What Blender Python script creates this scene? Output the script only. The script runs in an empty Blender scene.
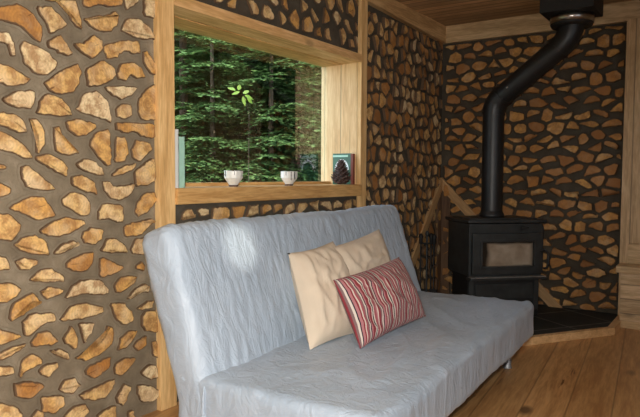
import bpy, bmesh, math, random
from mathutils import Vector, Matrix, noise
random.seed(7)
C = bpy.context.scene.collection
PI = math.pi

# ------------------------------------------------------------------ camera
F_PX, YAW, PITCH, ROLL = 618.53, 0.5961, 0.0543, 0.0052
CAM = Vector((2.2015, -5.1546, 1.0929))
_F = Vector((-math.sin(YAW)*math.cos(PITCH), math.cos(YAW)*math.cos(PITCH), -math.sin(PITCH)))
_R = Vector((math.cos(YAW), math.sin(YAW), 0)); _U = _R.cross(_F)
CR = _R*math.cos(ROLL) + _U*math.sin(ROLL); CU = -_R*math.sin(ROLL) + _U*math.cos(ROLL)
def ray(u, v): return _F + CR*((u-320)/F_PX) - CU*((v-208.5)/F_PX)
def hit(u, v, axis, val):
    d = ray(u, v); t = (val-CAM[axis])/d[axis]; return CAM + d*t
def proj(P):
    d = Vector(P)-CAM; z = d.dot(_F)
    if z < 0.05: return (9999, 9999)
    return (320+F_PX*d.dot(CR)/z, 208.5-F_PX*d.dot(CU)/z)
cd = bpy.data.cameras.new('camera'); co = bpy.data.objects.new('camera', cd); C.objects.link(co)
cd.sensor_width = 36; cd.lens = 36*F_PX/640; cd.clip_start = 0.02; cd.clip_end = 200
M = Matrix((CR, CU, -_F)).transposed().to_4x4(); M.translation = CAM; co.matrix_world = M
bpy.context.scene.camera = co

# ------------------------------------------------------------------ materials
def nt(name):
    m = bpy.data.materials.new(name); m.use_nodes = True; t = m.node_tree
    return m, t, t.nodes['Principled BSDF']
def N(t, typ, **kw):
    n = t.nodes.new(typ)
    for k, v in kw.items():
        if k.startswith('_'): n.inputs[k[1:].replace('_', ' ')].default_value = v
        else: setattr(n, k, v)
    return n
def L(t, a, b): t.links.new(a, b)
def math_n(t, op, a, b=None, c=None):
    n = t.nodes.new('ShaderNodeMath'); n.operation = op
    for i, x in enumerate((a, b, c)):
        if x is None: continue
        if isinstance(x, (int, float)): n.inputs[i].default_value = x
        else: L(t, x, n.inputs[i])
    return n.outputs[0]
def mix(t, f, a, b, mode='MIX'):
    n = t.nodes.new('ShaderNodeMix'); n.data_type = 'RGBA'; n.blend_type = mode
    for s, x in ((n.inputs[0], f), (n.inputs[6], a), (n.inputs[7], b)):
        if isinstance(x, (int, float)): s.default_value = x
        elif isinstance(x, tuple): s.default_value = (*x[:3], 1)
        else: L(t, x, s)
    return n.outputs[2]
def ramp(t, f, stops, interp='LINEAR'):
    n = t.nodes.new('ShaderNodeValToRGB'); r = n.color_ramp; r.interpolation = interp
    while len(r.elements) > 1: r.elements.remove(r.elements[-1])
    r.elements[0].position = stops[0][0]; r.elements[0].color = (*stops[0][1], 1)
    for p, c in stops[1:]:
        e = r.elements.new(p); e.color = (*c, 1)
    if f is not None: L(t, f, n.inputs[0])
    return n.outputs[0]
def mapping(t, scale=(1,1,1), rot=(0,0,0), src='Object', loc=(0,0,0)):
    tc = t.nodes.new('ShaderNodeTexCoord'); mp = t.nodes.new('ShaderNodeMapping')
    mp.inputs['Scale'].default_value = scale; mp.inputs['Rotation'].default_value = rot; mp.inputs['Location'].default_value = loc
    L(t, tc.outputs[src], mp.inputs[0]); return mp.outputs[0]
def bump(t, bs, h, strength=0.3, dist=0.01):
    b = t.nodes.new('ShaderNodeBump'); b.inputs['Strength'].default_value = strength; b.inputs['Distance'].default_value = dist
    L(t, h, b.inputs['Height']); L(t, b.outputs[0], bs.inputs['Normal'])
def plain(name, col, rough=0.5, metal=0, ns=0.0, nscale=30, bmp=0):
    m, t, b = nt(name); b.inputs['Roughness'].default_value = rough; b.inputs['Metallic'].default_value = metal
    n = N(t, 'ShaderNodeTexNoise', _Scale=nscale, _Detail=4.0); L(t, mapping(t), n.inputs['Vector'])
    d = tuple(max(0, c*(1-ns)) for c in col); e = tuple(min(1, c*(1+ns)) for c in col)
    L(t, ramp(t, n.outputs[0], [(0.3, d), (0.7, e)]), b.inputs['Base Color'])
    if bmp: bump(t, b, n.outputs[0], bmp, 0.005)
    return m
def wood(name, c_lo, c_hi, axis=0, rotz=0.0, plank=0.0, paxis=1, rough=0.5, knots=0.5, gscale=1.0, groove=0.9, var=0.25, streak=None):
    """timber: grain stretched along `axis`; boards of width `plank` laid side by side along `paxis`"""
    m, t, b = nt(name); b.inputs['Roughness'].default_value = rough
    base = mapping(t, rot=(0, 0, rotz))
    sep = N(t, 'ShaderNodeSeparateXYZ'); L(t, base, sep.inputs[0])
    vec = base
    if plank:
        q = math_n(t, 'DIVIDE', sep.outputs[paxis], plank)
        idx = math_n(t, 'FLOOR', q); fr = math_n(t, 'FRACT', q)
        wn = N(t, 'ShaderNodeTexWhiteNoise', noise_dimensions='1D'); L(t, idx, wn.inputs['W'])
        off = N(t, 'ShaderNodeVectorMath', operation='MULTIPLY_ADD'); L(t, wn.outputs['Color'], off.inputs[0])
        off.inputs[1].default_value = (7, 7, 7); L(t, base, off.inputs[2]); vec = off.outputs[0]
    sc = [9*gscale]*3; sc[axis] = 0.9*gscale
    mp = N(t, 'ShaderNodeVectorMath', operation='MULTIPLY'); L(t, vec, mp.inputs[0]); mp.inputs[1].default_value = sc
    n1 = N(t, 'ShaderNodeTexNoise', _Scale=2.2, _Detail=6.0, _Roughness=0.6, _Distortion=0.8); L(t, mp.outputs[0], n1.inputs['Vector'])
    wv = N(t, 'ShaderNodeTexNoise', _Scale=12.0, _Detail=3.0, _Roughness=0.55, _Distortion=0.3); L(t, mp.outputs[0], wv.inputs['Vector'])
    f = math_n(t, 'ADD', math_n(t, 'MULTIPLY', n1.outputs[0], 0.62), math_n(t, 'MULTIPLY', wv.outputs[0], 0.38))
    dark = tuple(c*0.75 for c in c_lo)
    col = ramp(t, f, [(0.30, dark), (0.44, c_lo), (0.60, c_hi)])
    kn = [3.2*gscale]*3; kn[axis] = 1.7*gscale
    km = N(t, 'ShaderNodeVectorMath', operation='MULTIPLY'); L(t, vec, km.inputs[0]); km.inputs[1].default_value = kn
    vo = N(t, 'ShaderNodeTexVoronoi', _Scale=1.0); L(t, km.outputs[0], vo.inputs['Vector'])
    kf = ramp(t, vo.outputs['Distance'], [(0.045, (1,1,1)), (0.10, (0,0,0))])
    kc = tuple(c*0.33 for c in c_lo)
    col = mix(t, math_n(t, 'MULTIPLY', kf, knots), col, kc)
    if streak:
        s2 = N(t, 'ShaderNodeTexNoise', _Scale=0.9, _Detail=8.0, _Roughness=0.75, _Distortion=1.5); L(t, mp.outputs[0], s2.inputs['Vector'])
        col = mix(t, ramp(t, s2.outputs[0], [(0.64, (0,0,0)), (0.68, (1,1,1))]), col, streak)
    hgt = f
    if plank:
        v = math_n(t, 'ADD', math_n(t, 'MULTIPLY', wn.outputs['Value'], var*2), 1-var)
        hs = N(t, 'ShaderNodeMix', data_type='RGBA', blend_type='MULTIPLY'); hs.inputs[0].default_value = 1
        L(t, col, hs.inputs[6]); cmb = N(t, 'ShaderNodeCombineXYZ')
        for i in range(3): L(t, v, cmb.inputs[i])
        L(t, cmb.outputs[0], hs.inputs[7]); col = hs.outputs[2]
        e = math_n(t, 'MINIMUM', fr, math_n(t, 'SUBTRACT', 1.0, fr))
        gw = 0.0035/plank
        g = ramp(t, e, [(gw*0.5, (0,0,0)), (gw*1.6, (1,1,1))])
        col = mix(t, math_n(t, 'MULTIPLY', math_n(t, 'SUBTRACT', 1.0, g), groove), col, tuple(c*0.18 for c in c_lo))
        hgt = math_n(t, 'ADD', math_n(t, 'MULTIPLY', f, 0.25), g)
    L(t, col, b.inputs['Base Color']); bump(t, b, hgt, 0.25, 0.004)
    return m

MT = {}
pine_lo, pine_hi = (0.66, 0.39, 0.15), (0.88, 0.59, 0.27)
MT['pine_z'] = wood('pine_upright', pine_lo, pine_hi, axis=2)
MT['pine_y'] = wood('pine_along_wall', (0.50, 0.29, 0.12), (0.72, 0.47, 0.22), axis=1)
MT['pine_x'] = wood('pine_across', (0.50, 0.33, 0.16), (0.72, 0.52, 0.28), axis=0)
MT['header'] = wood('header_timber', (0.66, 0.38, 0.15), (0.88, 0.58, 0.28), axis=1, knots=0.5, streak=(0.48, 0.20, 0.06))
MT['jamb'] = wood('jamb_boards', (0.76, 0.48, 0.22), (0.90, 0.64, 0.33), axis=2, plank=0.135, paxis=0, knots=0.7, var=0.08, groove=0.5)
MT['sill'] = wood('sill_timber', (0.56, 0.30, 0.10), (0.78, 0.48, 0.19), axis=1, knots=0.4)
MT['brace'] = wood('brace_timber', (0.42, 0.25, 0.11), (0.60, 0.38, 0.18), axis=2, knots=0.2)
MT['corner'] = wood('corner_board', (0.10, 0.055, 0.03), (0.17, 0.095, 0.05), axis=2, knots=0.1)
MT['panel'] = wood('bench_panelling', (0.48, 0.32, 0.16), (0.70, 0.51, 0.30), axis=0, plank=0.105, paxis=2, knots=0.7, var=0.12, groove=0.6)
MT['panel_z'] = wood('post_panelling', (0.48, 0.31, 0.15), (0.68, 0.48, 0.26), axis=2, plank=0.14, paxis=0, knots=0.4, var=0.10, groove=0.6)
MT['roomwall'] = wood('room_panelling', (0.40, 0.24, 0.11), (0.60, 0.40, 0.2), axis=0, plank=0.14, paxis=2, knots=0.6, var=0.12)
MT['roomwall_y'] = wood('room_panelling_side', (0.40, 0.24, 0.11), (0.60, 0.40, 0.2), axis=1, plank=0.14, paxis=2, knots=0.6, var=0.12)
MT['ceil'] = wood('ceiling_boards', (0.46, 0.27, 0.12), (0.64, 0.40, 0.20), axis=0, plank=0.085, paxis=1, knots=0.5, var=0.35, groove=1.0, rough=0.65)
MT['floor'] = wood('floor_boards', (0.44, 0.22, 0.08), (0.62, 0.35, 0.14), axis=1, rotz=-0.105, plank=0.19, paxis=0, rough=0.38, knots=0.95, gscale=0.75, var=0.12, groove=0.45, streak=(0.13, 0.045, 0.012))
MT['trimh'] = wood('hearth_edging', (0.66, 0.40, 0.18), (0.84, 0.56, 0.28), axis=1, knots=0.1)

# split-log ends: attribute tone = (shade, rim, tint)
def log_mat():
    m, t, b = nt('split_log_ends'); b.inputs['Roughness'].default_value = 0.75
    at = N(t, 'ShaderNodeAttribute', attribute_name='tone'); sp = N(t, 'ShaderNodeSeparateColor'); L(t, at.outputs['Color'], sp.inputs[0])
    uv = N(t, 'ShaderNodeUVMap')
    obj = mapping(t)
    col = ramp(t, sp.outputs[0], [(0.0, (0.26, 0.10, 0.025)), (0.22, (0.50, 0.22, 0.05)), (0.5, (0.72, 0.40, 0.11)), (0.75, (0.80, 0.55, 0.23)), (1.0, (0.86, 0.70, 0.42))])
    n1 = N(t, 'ShaderNodeTexNoise', _Scale=26.0, _Detail=6.0, _Roughness=0.65); L(t, obj, n1.inputs['Vector'])
    col = mix(t, ramp(t, n1.outputs[0], [(0.42, (0.75,)*3), (0.60, (0,0,0))]), col, (0.34, 0.155, 0.05))
    n3 = N(t, 'ShaderNodeTexNoise', _Scale=11.0, _Detail=4.0, _Roughness=0.6); L(t, obj, n3.inputs['Vector'])
    pale = math_n(t, 'MULTIPLY', ramp(t, n3.outputs[0], [(0.48, (0,0,0)), (0.66, (0.7,)*3)]), math_n(t, 'MULTIPLY_ADD', sp.outputs[0], 1.1, 0.05))
    col = mix(t, pale, col, (0.84, 0.64, 0.38))
    # growth rings around the pith
    ln = N(t, 'ShaderNodeVectorMath', operation='LENGTH'); L(t, uv.outputs[0], ln.inputs[0])
    wob = math_n(t, 'ADD', math_n(t, 'MULTIPLY', ln.outputs['Value'], 520.0), math_n(t, 'MULTIPLY', n1.outputs[0], 6.0))
    rg = math_n(t, 'SINE', wob)
    rgc = math_n(t, 'ADD', math_n(t, 'MULTIPLY', rg, 0.06), 0.95)
    cm = N(t, 'ShaderNodeCombineXYZ'); [L(t, rgc, cm.inputs[i]) for i in range(3)]
    col = mix(t, 1.0, col, cm.outputs[0], 'MULTIPLY')
    # little radial checks
    sx = N(t, 'ShaderNodeSeparateXYZ'); L(t, uv.outputs[0], sx.inputs[0])
    an = math_n(t, 'ARCTAN2', sx.outputs[1], sx.outputs[0])
    ck = N(t, 'ShaderNodeTexNoise', noise_dimensions='4D', _Scale=1.0, _Detail=3.0)
    cc = N(t, 'ShaderNodeCombineXYZ'); L(t, math_n(t, 'MULTIPLY', an, 6.0), cc.inputs[0]); L(t, math_n(t, 'MULTIPLY', ln.outputs['Value'], 16.0), cc.inputs[1])
    L(t, cc.outputs[0], ck.inputs['Vector']); L(t, math_n(t, 'MULTIPLY', sp.outputs[2], 40.0), ck.inputs['W'])
    col = mix(t, ramp(t, ck.outputs[0], [(0.28, (0.85,)*3), (0.36, (0,0,0))]), col, (0.14, 0.055, 0.02))
    # bark rim
    rimn = N(t, 'ShaderNodeTexNoise', _Scale=60.0, _Detail=2.0); L(t, obj, rimn.inputs['Vector'])
    rim = math_n(t, 'ADD', sp.outputs[1], math_n(t, 'MULTIPLY', math_n(t, 'SUBTRACT', rimn.outputs[0], 0.5), 0.9))
    col = mix(t, ramp(t, rim, [(0.18, (1,1,1)), (0.62, (0,0,0))]), col, (0.13, 0.075, 0.038))
    L(t, col, b.inputs['Base Color']); bump(t, b, n1.outputs[0], 0.5, 0.006)
    return m
MT['logs'] = log_mat()
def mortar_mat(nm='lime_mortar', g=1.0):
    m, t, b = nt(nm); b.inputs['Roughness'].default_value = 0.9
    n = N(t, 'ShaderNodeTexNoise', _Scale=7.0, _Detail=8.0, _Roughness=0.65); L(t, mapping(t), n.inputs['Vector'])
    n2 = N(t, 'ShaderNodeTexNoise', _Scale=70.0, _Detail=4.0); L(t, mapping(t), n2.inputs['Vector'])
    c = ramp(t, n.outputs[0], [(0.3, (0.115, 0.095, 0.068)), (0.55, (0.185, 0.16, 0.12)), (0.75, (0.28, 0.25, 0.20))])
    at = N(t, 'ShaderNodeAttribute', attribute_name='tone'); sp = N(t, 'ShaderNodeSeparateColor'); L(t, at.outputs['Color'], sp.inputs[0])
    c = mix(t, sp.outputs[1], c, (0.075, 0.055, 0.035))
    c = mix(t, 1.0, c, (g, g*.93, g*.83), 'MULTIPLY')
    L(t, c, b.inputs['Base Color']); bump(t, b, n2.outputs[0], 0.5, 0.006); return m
MT['mortar'] = mortar_mat(g=1.25); MT['mortar_shaded'] = mortar_mat('shaded_dark_mortar', 0.42)  # real tone difference plus flash falloff and recess shade put into the colour

def fabric_mat():
    m, t, b = nt('blue_grey_sofa_cover'); b.inputs['Roughness'].default_value = 0.42; b.inputs['Sheen Weight'].default_value = 0.1
    b.inputs['Specular IOR Level'].default_value = 0.45
    n = N(t, 'ShaderNodeTexNoise', _Scale=3.5, _Detail=5.0); L(t, mapping(t), n.inputs['Vector'])
    L(t, ramp(t, n.outputs[0], [(0.3, (0.345, 0.42, 0.51)), (0.7, (0.42, 0.495, 0.585))]), b.inputs['Base Color'])
    w = N(t, 'ShaderNodeTexNoise', _Scale=1.0, _Detail=5.0, _Roughness=0.6, _Distortion=1.6); L(t, mapping(t, scale=(14, 18, 6)), w.inputs['Vector'])
    w2 = N(t, 'ShaderNodeTexNoise', _Scale=420.0, _Detail=1.0); L(t, mapping(t), w2.inputs['Vector'])
    h = math_n(t, 'ADD', w.outputs[0], math_n(t, 'MULTIPLY', w2.outputs[0], 0.05))
    bump(t, b, h, 0.6, 0.016); return m
MT['fabric'] = fabric_mat()
MT['beige'] = plain('beige_cotton', (0.66, 0.555, 0.43), 0.85, ns=0.06, nscale=9, bmp=0.15)
MT['button'] = plain('dark_button', (0.03, 0.03, 0.03), 0.4)
def stripe_mat():
    m, t, b = nt('striped_cotton'); b.inputs['Roughness'].default_value = 0.85
    uv = N(t, 'ShaderNodeUVMap'); s = N(t, 'ShaderNodeSeparateXYZ'); L(t, uv.outputs[0], s.inputs[0])
    f = math_n(t, 'FRACT', math_n(t, 'MULTIPLY_ADD', s.outputs[0], 4.3, .42))
    red, pink, crm, nav, ros, gry = (0.24,0.025,0.035), (0.42,0.17,0.18), (0.62,0.55,0.48), (0.025,0.015,0.03), (0.32,0.075,0.09), (0.20,0.12,0.12)
    seq = [(0,red),(.09,crm),(.13,nav),(.17,crm),(.21,ros),(.29,pink),(.34,crm),(.38,red),(.45,gry),(.50,crm),(.54,nav),(.58,pink),(.66,red),(.71,crm),(.75,ros),(.82,gry),(.86,crm),(.90,nav),(.94,pink)]
    L(t, ramp(t, f, seq, 'CONSTANT'), b.inputs['Base Color'])
    n = N(t, 'ShaderNodeTexNoise', _Scale=14.0, _Detail=3.0); L(t, mapping(t), n.inputs['Vector']); bump(t, b, n.outputs[0], 0.3, 0.01)
    return m
MT['stripe'] = stripe_mat()
MT['iron'] = plain('black_cast_iron', (0.026, 0.030, 0.031), 0.42, ns=0.35, nscale=14, bmp=0.08)
MT['iron_matt'] = plain('black_matt_iron', (0.012, 0.012, 0.012), 0.6, ns=0.3, nscale=30)
MT['pipe'] = plain('black_flue_enamel', (0.012, 0.013, 0.014), 0.42, ns=0.2, nscale=20)
MT['steel'] = plain('brushed_steel', (0.42, 0.40, 0.37), 0.28, metal=1.0, ns=0.15)
MT['chrome'] = plain('metal_leg', (0.32, 0.33, 0.34), 0.5, metal=.6)
MT['ledge'] = plain('worn_steel_edge', (0.38, 0.38, 0.37), 0.4, metal=0.7, ns=0.3)
def soot_reflection_mat():
    m, t, b = nt('sooty_glass_painted_reflection'); b.inputs['Roughness'].default_value = 0.22
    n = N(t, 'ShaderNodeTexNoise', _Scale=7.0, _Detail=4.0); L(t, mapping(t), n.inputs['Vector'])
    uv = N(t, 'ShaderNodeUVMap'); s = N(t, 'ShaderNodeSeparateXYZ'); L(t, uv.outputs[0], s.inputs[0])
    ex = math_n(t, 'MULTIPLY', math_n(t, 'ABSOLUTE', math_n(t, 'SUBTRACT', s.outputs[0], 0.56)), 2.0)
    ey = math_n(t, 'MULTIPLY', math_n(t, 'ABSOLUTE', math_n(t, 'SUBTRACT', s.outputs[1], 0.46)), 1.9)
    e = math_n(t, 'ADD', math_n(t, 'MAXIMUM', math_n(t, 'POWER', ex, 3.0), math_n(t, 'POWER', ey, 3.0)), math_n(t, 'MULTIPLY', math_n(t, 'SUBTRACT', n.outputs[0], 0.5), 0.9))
    c0 = ramp(t, n.outputs[0], [(0.35, (0.22, 0.17, 0.12)), (0.65, (0.42, 0.35, 0.27))])  # tan of the reflected room painted in; soot darkens the edges
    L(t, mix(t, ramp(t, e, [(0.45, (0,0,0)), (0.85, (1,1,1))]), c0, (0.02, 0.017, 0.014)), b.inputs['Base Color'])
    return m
MT['soot_reflection'] = soot_reflection_mat()
def slate_mat():
    m, t, b = nt('black_slate_tiles'); b.inputs['Roughness'].default_value = 0.6; b.inputs['Specular IOR Level'].default_value = 0.25
    br = N(t, 'ShaderNodeTexBrick', offset=0.0, _Scale=1.0); br.inputs['Mortar Size'].default_value = 0.005
    br.inputs['Brick Width'].default_value = 0.40; br.inputs['Row Height'].default_value = 0.40
    br.inputs['Color1'].default_value = (0.022, 0.026, 0.026, 1); br.inputs['Color2'].default_value = (0.036, 0.04, 0.039, 1); br.inputs['Mortar'].default_value = (0.20, 0.19, 0.17, 1)
    L(t, mapping(t, rot=(0, 0, math.radians(-56)), loc=(0.05, 0.02, 0)), br.inputs['Vector'])
    n = N(t, 'ShaderNodeTexNoise', _Scale=12.0, _Detail=6.0); L(t, mapping(t), n.inputs['Vector'])
    L(t, mix(t, 0.6, br.outputs[0], ramp(t, n.outputs[0], [(0.3, (0.5,)*3), (0.7, (1.3,)*3)]), 'MULTIPLY'), b.inputs['Base Color'])
    bump(t, b, n.outputs[0], 0.3, 0.006); return m
MT['slate'] = slate_mat()
MT['ceramic'] = plain('white_ceramic', (0.80, 0.79, 0.74), 0.2, ns=0.04)
MT['glaze'] = plain('black_glaze_drips', (0.02, 0.02, 0.02), 0.2)
MT['foot'] = plain('shadow_dark_foot', (0.10, 0.05, 0.03), 0.6)  # shadow at the mug base painted as a dark foot colour
MT['white_book'] = plain('white_book_cover', (0.78, 0.80, 0.78), 0.4)
MT['mint_book'] = plain('mint_book_cover', (0.42, 0.70, 0.58), 0.4, ns=0.05)
MT['paper'] = plain('paper_edges', (0.75, 0.72, 0.65), 0.8)
MT['green_cover'] = plain('dark_green_cover', (0.035, 0.12, 0.075), 0.3, ns=0.3, nscale=25)
MT['grey_cover'] = plain('silver_arc', (0.72, 0.76, 0.78), 0.3)
MT['red_spine'] = plain('red_brown_spine', (0.20, 0.05, 0.03), 0.5)
MT['cone'] = plain('dark_pine_cone', (0.045, 0.02, 0.014), 0.6, ns=0.6, nscale=60)
MT['cone_tip'] = plain('cone_scale_tips', (0.13, 0.06, 0.045), 0.6, ns=0.4, nscale=60)
MT['ground'] = plain('forest_ground', (0.07, 0.10, 0.03), 0.95, ns=0.5, nscale=2)
MT['bark'] = plain('fir_bark', (0.16, 0.11, 0.075), 0.9, ns=0.4, nscale=12)
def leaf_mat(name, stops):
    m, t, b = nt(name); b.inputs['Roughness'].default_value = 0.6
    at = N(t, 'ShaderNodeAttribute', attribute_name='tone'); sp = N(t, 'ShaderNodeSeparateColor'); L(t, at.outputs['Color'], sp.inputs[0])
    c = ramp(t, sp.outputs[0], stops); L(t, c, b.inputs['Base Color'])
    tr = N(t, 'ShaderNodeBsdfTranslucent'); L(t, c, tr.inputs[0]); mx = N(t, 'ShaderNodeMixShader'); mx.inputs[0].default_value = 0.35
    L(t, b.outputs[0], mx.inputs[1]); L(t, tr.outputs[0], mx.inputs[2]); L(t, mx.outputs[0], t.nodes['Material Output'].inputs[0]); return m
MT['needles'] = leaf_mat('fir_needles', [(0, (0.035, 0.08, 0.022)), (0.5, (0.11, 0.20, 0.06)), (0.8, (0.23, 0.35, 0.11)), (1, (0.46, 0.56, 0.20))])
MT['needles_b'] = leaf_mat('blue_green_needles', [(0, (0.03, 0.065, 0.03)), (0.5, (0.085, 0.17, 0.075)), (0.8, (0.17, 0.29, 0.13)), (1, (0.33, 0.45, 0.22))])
MT['leaf'] = leaf_mat('bright_leaf', [(0, (0.50, 0.72, 0.10)), (1, (0.75, 0.90, 0.20))])
def glass_mat():
    m, t, b = nt('window_glass'); t.nodes.remove(b)
    tr = N(t, 'ShaderNodeBsdfTransparent'); tr.inputs[0].default_value = (0.94, 0.97, 0.95, 1)
    gl = N(t, 'ShaderNodeBsdfGlossy'); gl.inputs['Roughness'].default_value = 0.0; gl.inputs[0].default_value = (1, 1, 1, 1)
    fr = N(t, 'ShaderNodeFresnel'); fr.inputs[0].default_value = 2.15
    mx = N(t, 'ShaderNodeMixShader'); L(t, fr.outputs[0], mx.inputs[0]); L(t, tr.outputs[0], mx.inputs[1]); L(t, gl.outputs[0], mx.inputs[2])
    L(t, mx.outputs[0], t.nodes['Material Output'].inputs[0]); return m
MT['glass'] = glass_mat()

# ------------------------------------------------------------------ mesh helpers
class MB:
    def __init__(s): s.v = []; s.f = []; s.mi = []; s.sm = []; s.tone = []; s.uv = {}; s.mats = []
    def mat(s, m):
        if m not in s.mats: s.mats.append(m)
        return s.mats.index(m)
    def add(s, vs, fs, mat, smooth=False, tone=None, uvs=None):
        o = len(s.v); s.v += [tuple(v) for v in vs]; k = s.mat(mat)
        s.tone += tone if tone else [(0, 0, 0)]*len(vs)
        if uvs:
            for i, q in enumerate(uvs): s.uv[o+i] = q
        for f in fs: s.f.append([o+i for i in f]); s.mi.append(k); s.sm.append(smooth)
    def box(s, lo, hi, mat, bev=0.0, M=None):
        if bev <= 0:
            x0, y0, z0 = lo; x1, y1, z1 = hi
            vs = [Vector((x, y, z)) for x in (x0, x1) for y in (y0, y1) for z in (z0, z1)]
            fs = [(0,1,3,2),(4,6,7,5),(0,4,5,1),(2,3,7,6),(0,2,6,4),(1,5,7,3)]
        else:
            bm = bmesh.new(); bmesh.ops.create_cube(bm, size=1)
            for v in bm.verts: v.co = Vector([lo[i] + (v.co[i]+0.5)*(hi[i]-lo[i]) for i in range(3)])
            bmesh.ops.bevel(bm, geom=bm.edges[:], offset=bev, segments=2, affect='EDGES', profile=0.7)
            bm.verts.index_update(); vs = [v.co.copy() for v in bm.verts]; fs = [[v.index for v in f.verts] for f in bm.faces]; bm.free()
        if M: vs = [M @ v for v in vs]
        s.add(vs, fs, mat)
    def tube(s, pts, rad, mat, n=20, caps=True, M=None):
        pts = [Vector(p) for p in pts]; rs = rad if isinstance(rad, (list, tuple)) else [rad]*len(pts)
        rings = []; ref = None
        for i, p in enumerate(pts):
            d = (pts[min(i+1, len(pts)-1)]-pts[max(i-1, 0)]).normalized()
            if ref is None:
                ref = Vector((0, 0, 1)) if abs(d.z) < 0.9 else Vector((1, 0, 0))
            u = (ref - d*ref.dot(d)).normalized(); w = d.cross(u); ref = u
            rings.append([p + (u*math.cos(2*PI*k/n)+w*math.sin(2*PI*k/n))*rs[i] for k in range(n)])
        vs = [v for r in rings for v in r]; fs = []
        for i in range(len(rings)-1):
            for k in range(n): fs.append((i*n+k, i*n+(k+1) % n, (i+1)*n+(k+1) % n, (i+1)*n+k))
        if M: vs = [M @ v for v in vs]
        s.add(vs, fs, mat, True)
        if caps: s.add(vs[:n], [list(range(n))[::-1]], mat); s.add(vs[-n:], [list(range(n))], mat)
    def lathe(s, prof, c, mat, n=32, smooth=True):
        s2 = []; fs = []
        for (r, z) in prof: s2 += [Vector((c[0]+r*math.cos(2*PI*k/n), c[1]+r*math.sin(2*PI*k/n), c[2]+z)) for k in range(n)]
        for i in range(len(prof)-1):
            for k in range(n): fs.append((i*n+k, i*n+(k+1) % n, (i+1)*n+(k+1) % n, (i+1)*n+k))
        s.add(s2, fs, mat, smooth)
    def build(s, name, parent=None, loc=None):
        me = bpy.data.meshes.new(name); me.from_pydata(s.v, [], s.f)
        for m in s.mats: me.materials.append(MT[m])
        me.polygons.foreach_set('material_index', s.mi); me.polygons.foreach_set('use_smooth', s.sm)
        a = me.color_attributes.new('tone', 'FLOAT_COLOR', 'POINT')
        a.data.foreach_set('color', [x for c in s.tone for x in (*c, 1)])
        ul = me.uv_layers.new(name='UVMap')
        if s.uv:
            for l in me.loops: ul.data[l.index].uv = s.uv.get(l.vertex_index, (0, 0))
        me.update(); o = bpy.data.objects.new(name, me); C.objects.link(o)
        if parent: o.parent = parent
        if loc: o.location = loc
        return o
def tag(o, label, cat, group=None, kind=None):
    o['label'] = label; o['category'] = cat
    if group: o['group'] = group
    if kind: o['kind'] = kind
    return o
def struct(o): o['kind'] = 'structure'; return o
def thing(name, label, cat, loc=(0,0,0), rotz=0, group=None):
    o = bpy.data.objects.new(name, None); C.objects.link(o); o.location = loc; o.rotation_euler = (0, 0, rotz); o.empty_display_size = 0.1
    return tag(o, label, cat, group)

# ------------------------------------------------------------------ cordwood masonry
YA, YB = -3.152, -1.4565
POST_L0, POST_R1 = -3.248, -1.378
H0 = 2.24; ZCEIL = 2.385; XR = 1.475
def clip(poly, nx, ny, d):           # keep n.p <= d
    out = []
    for i in range(len(poly)):
        a, b = poly[i], poly[(i+1) % len(poly)]
        da = nx*a[0]+ny*a[1]-d; db = nx*b[0]+ny*b[1]-d
        if da <= 0: out.append(a)
        if da*db < 0:
            t = da/(da-db); out.append((a[0]+t*(b[0]-a[0]), a[1]+t*(b[1]-a[1])))
    return out
def area_c(p):
    A = cx = cy = 0
    for i in range(len(p)):
        x0, y0 = p[i]; x1, y1 = p[(i+1) % len(p)]; c = x0*y1-x1*y0; A += c; cx += (x0+x1)*c; cy += (y0+y1)*c
    A /= 2
    return (A, cx/(6*A), cy/(6*A)) if abs(A) > 1e-9 else (0, p[0][0], p[0][1])
def chaikin(p, r, sharp=()):
    out = []
    n = len(p)
    for i in range(n):
        a, b, c = p[i-1], p[i], p[(i+1) % n]
        k = 0.06 if i in sharp else r
        out.append((b[0]+(a[0]-b[0])*k, b[1]+(a[1]-b[1])*k)); out.append((b[0]+(c[0]-b[0])*k, b[1]+(c[1]-b[1])*k))
    return out
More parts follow.
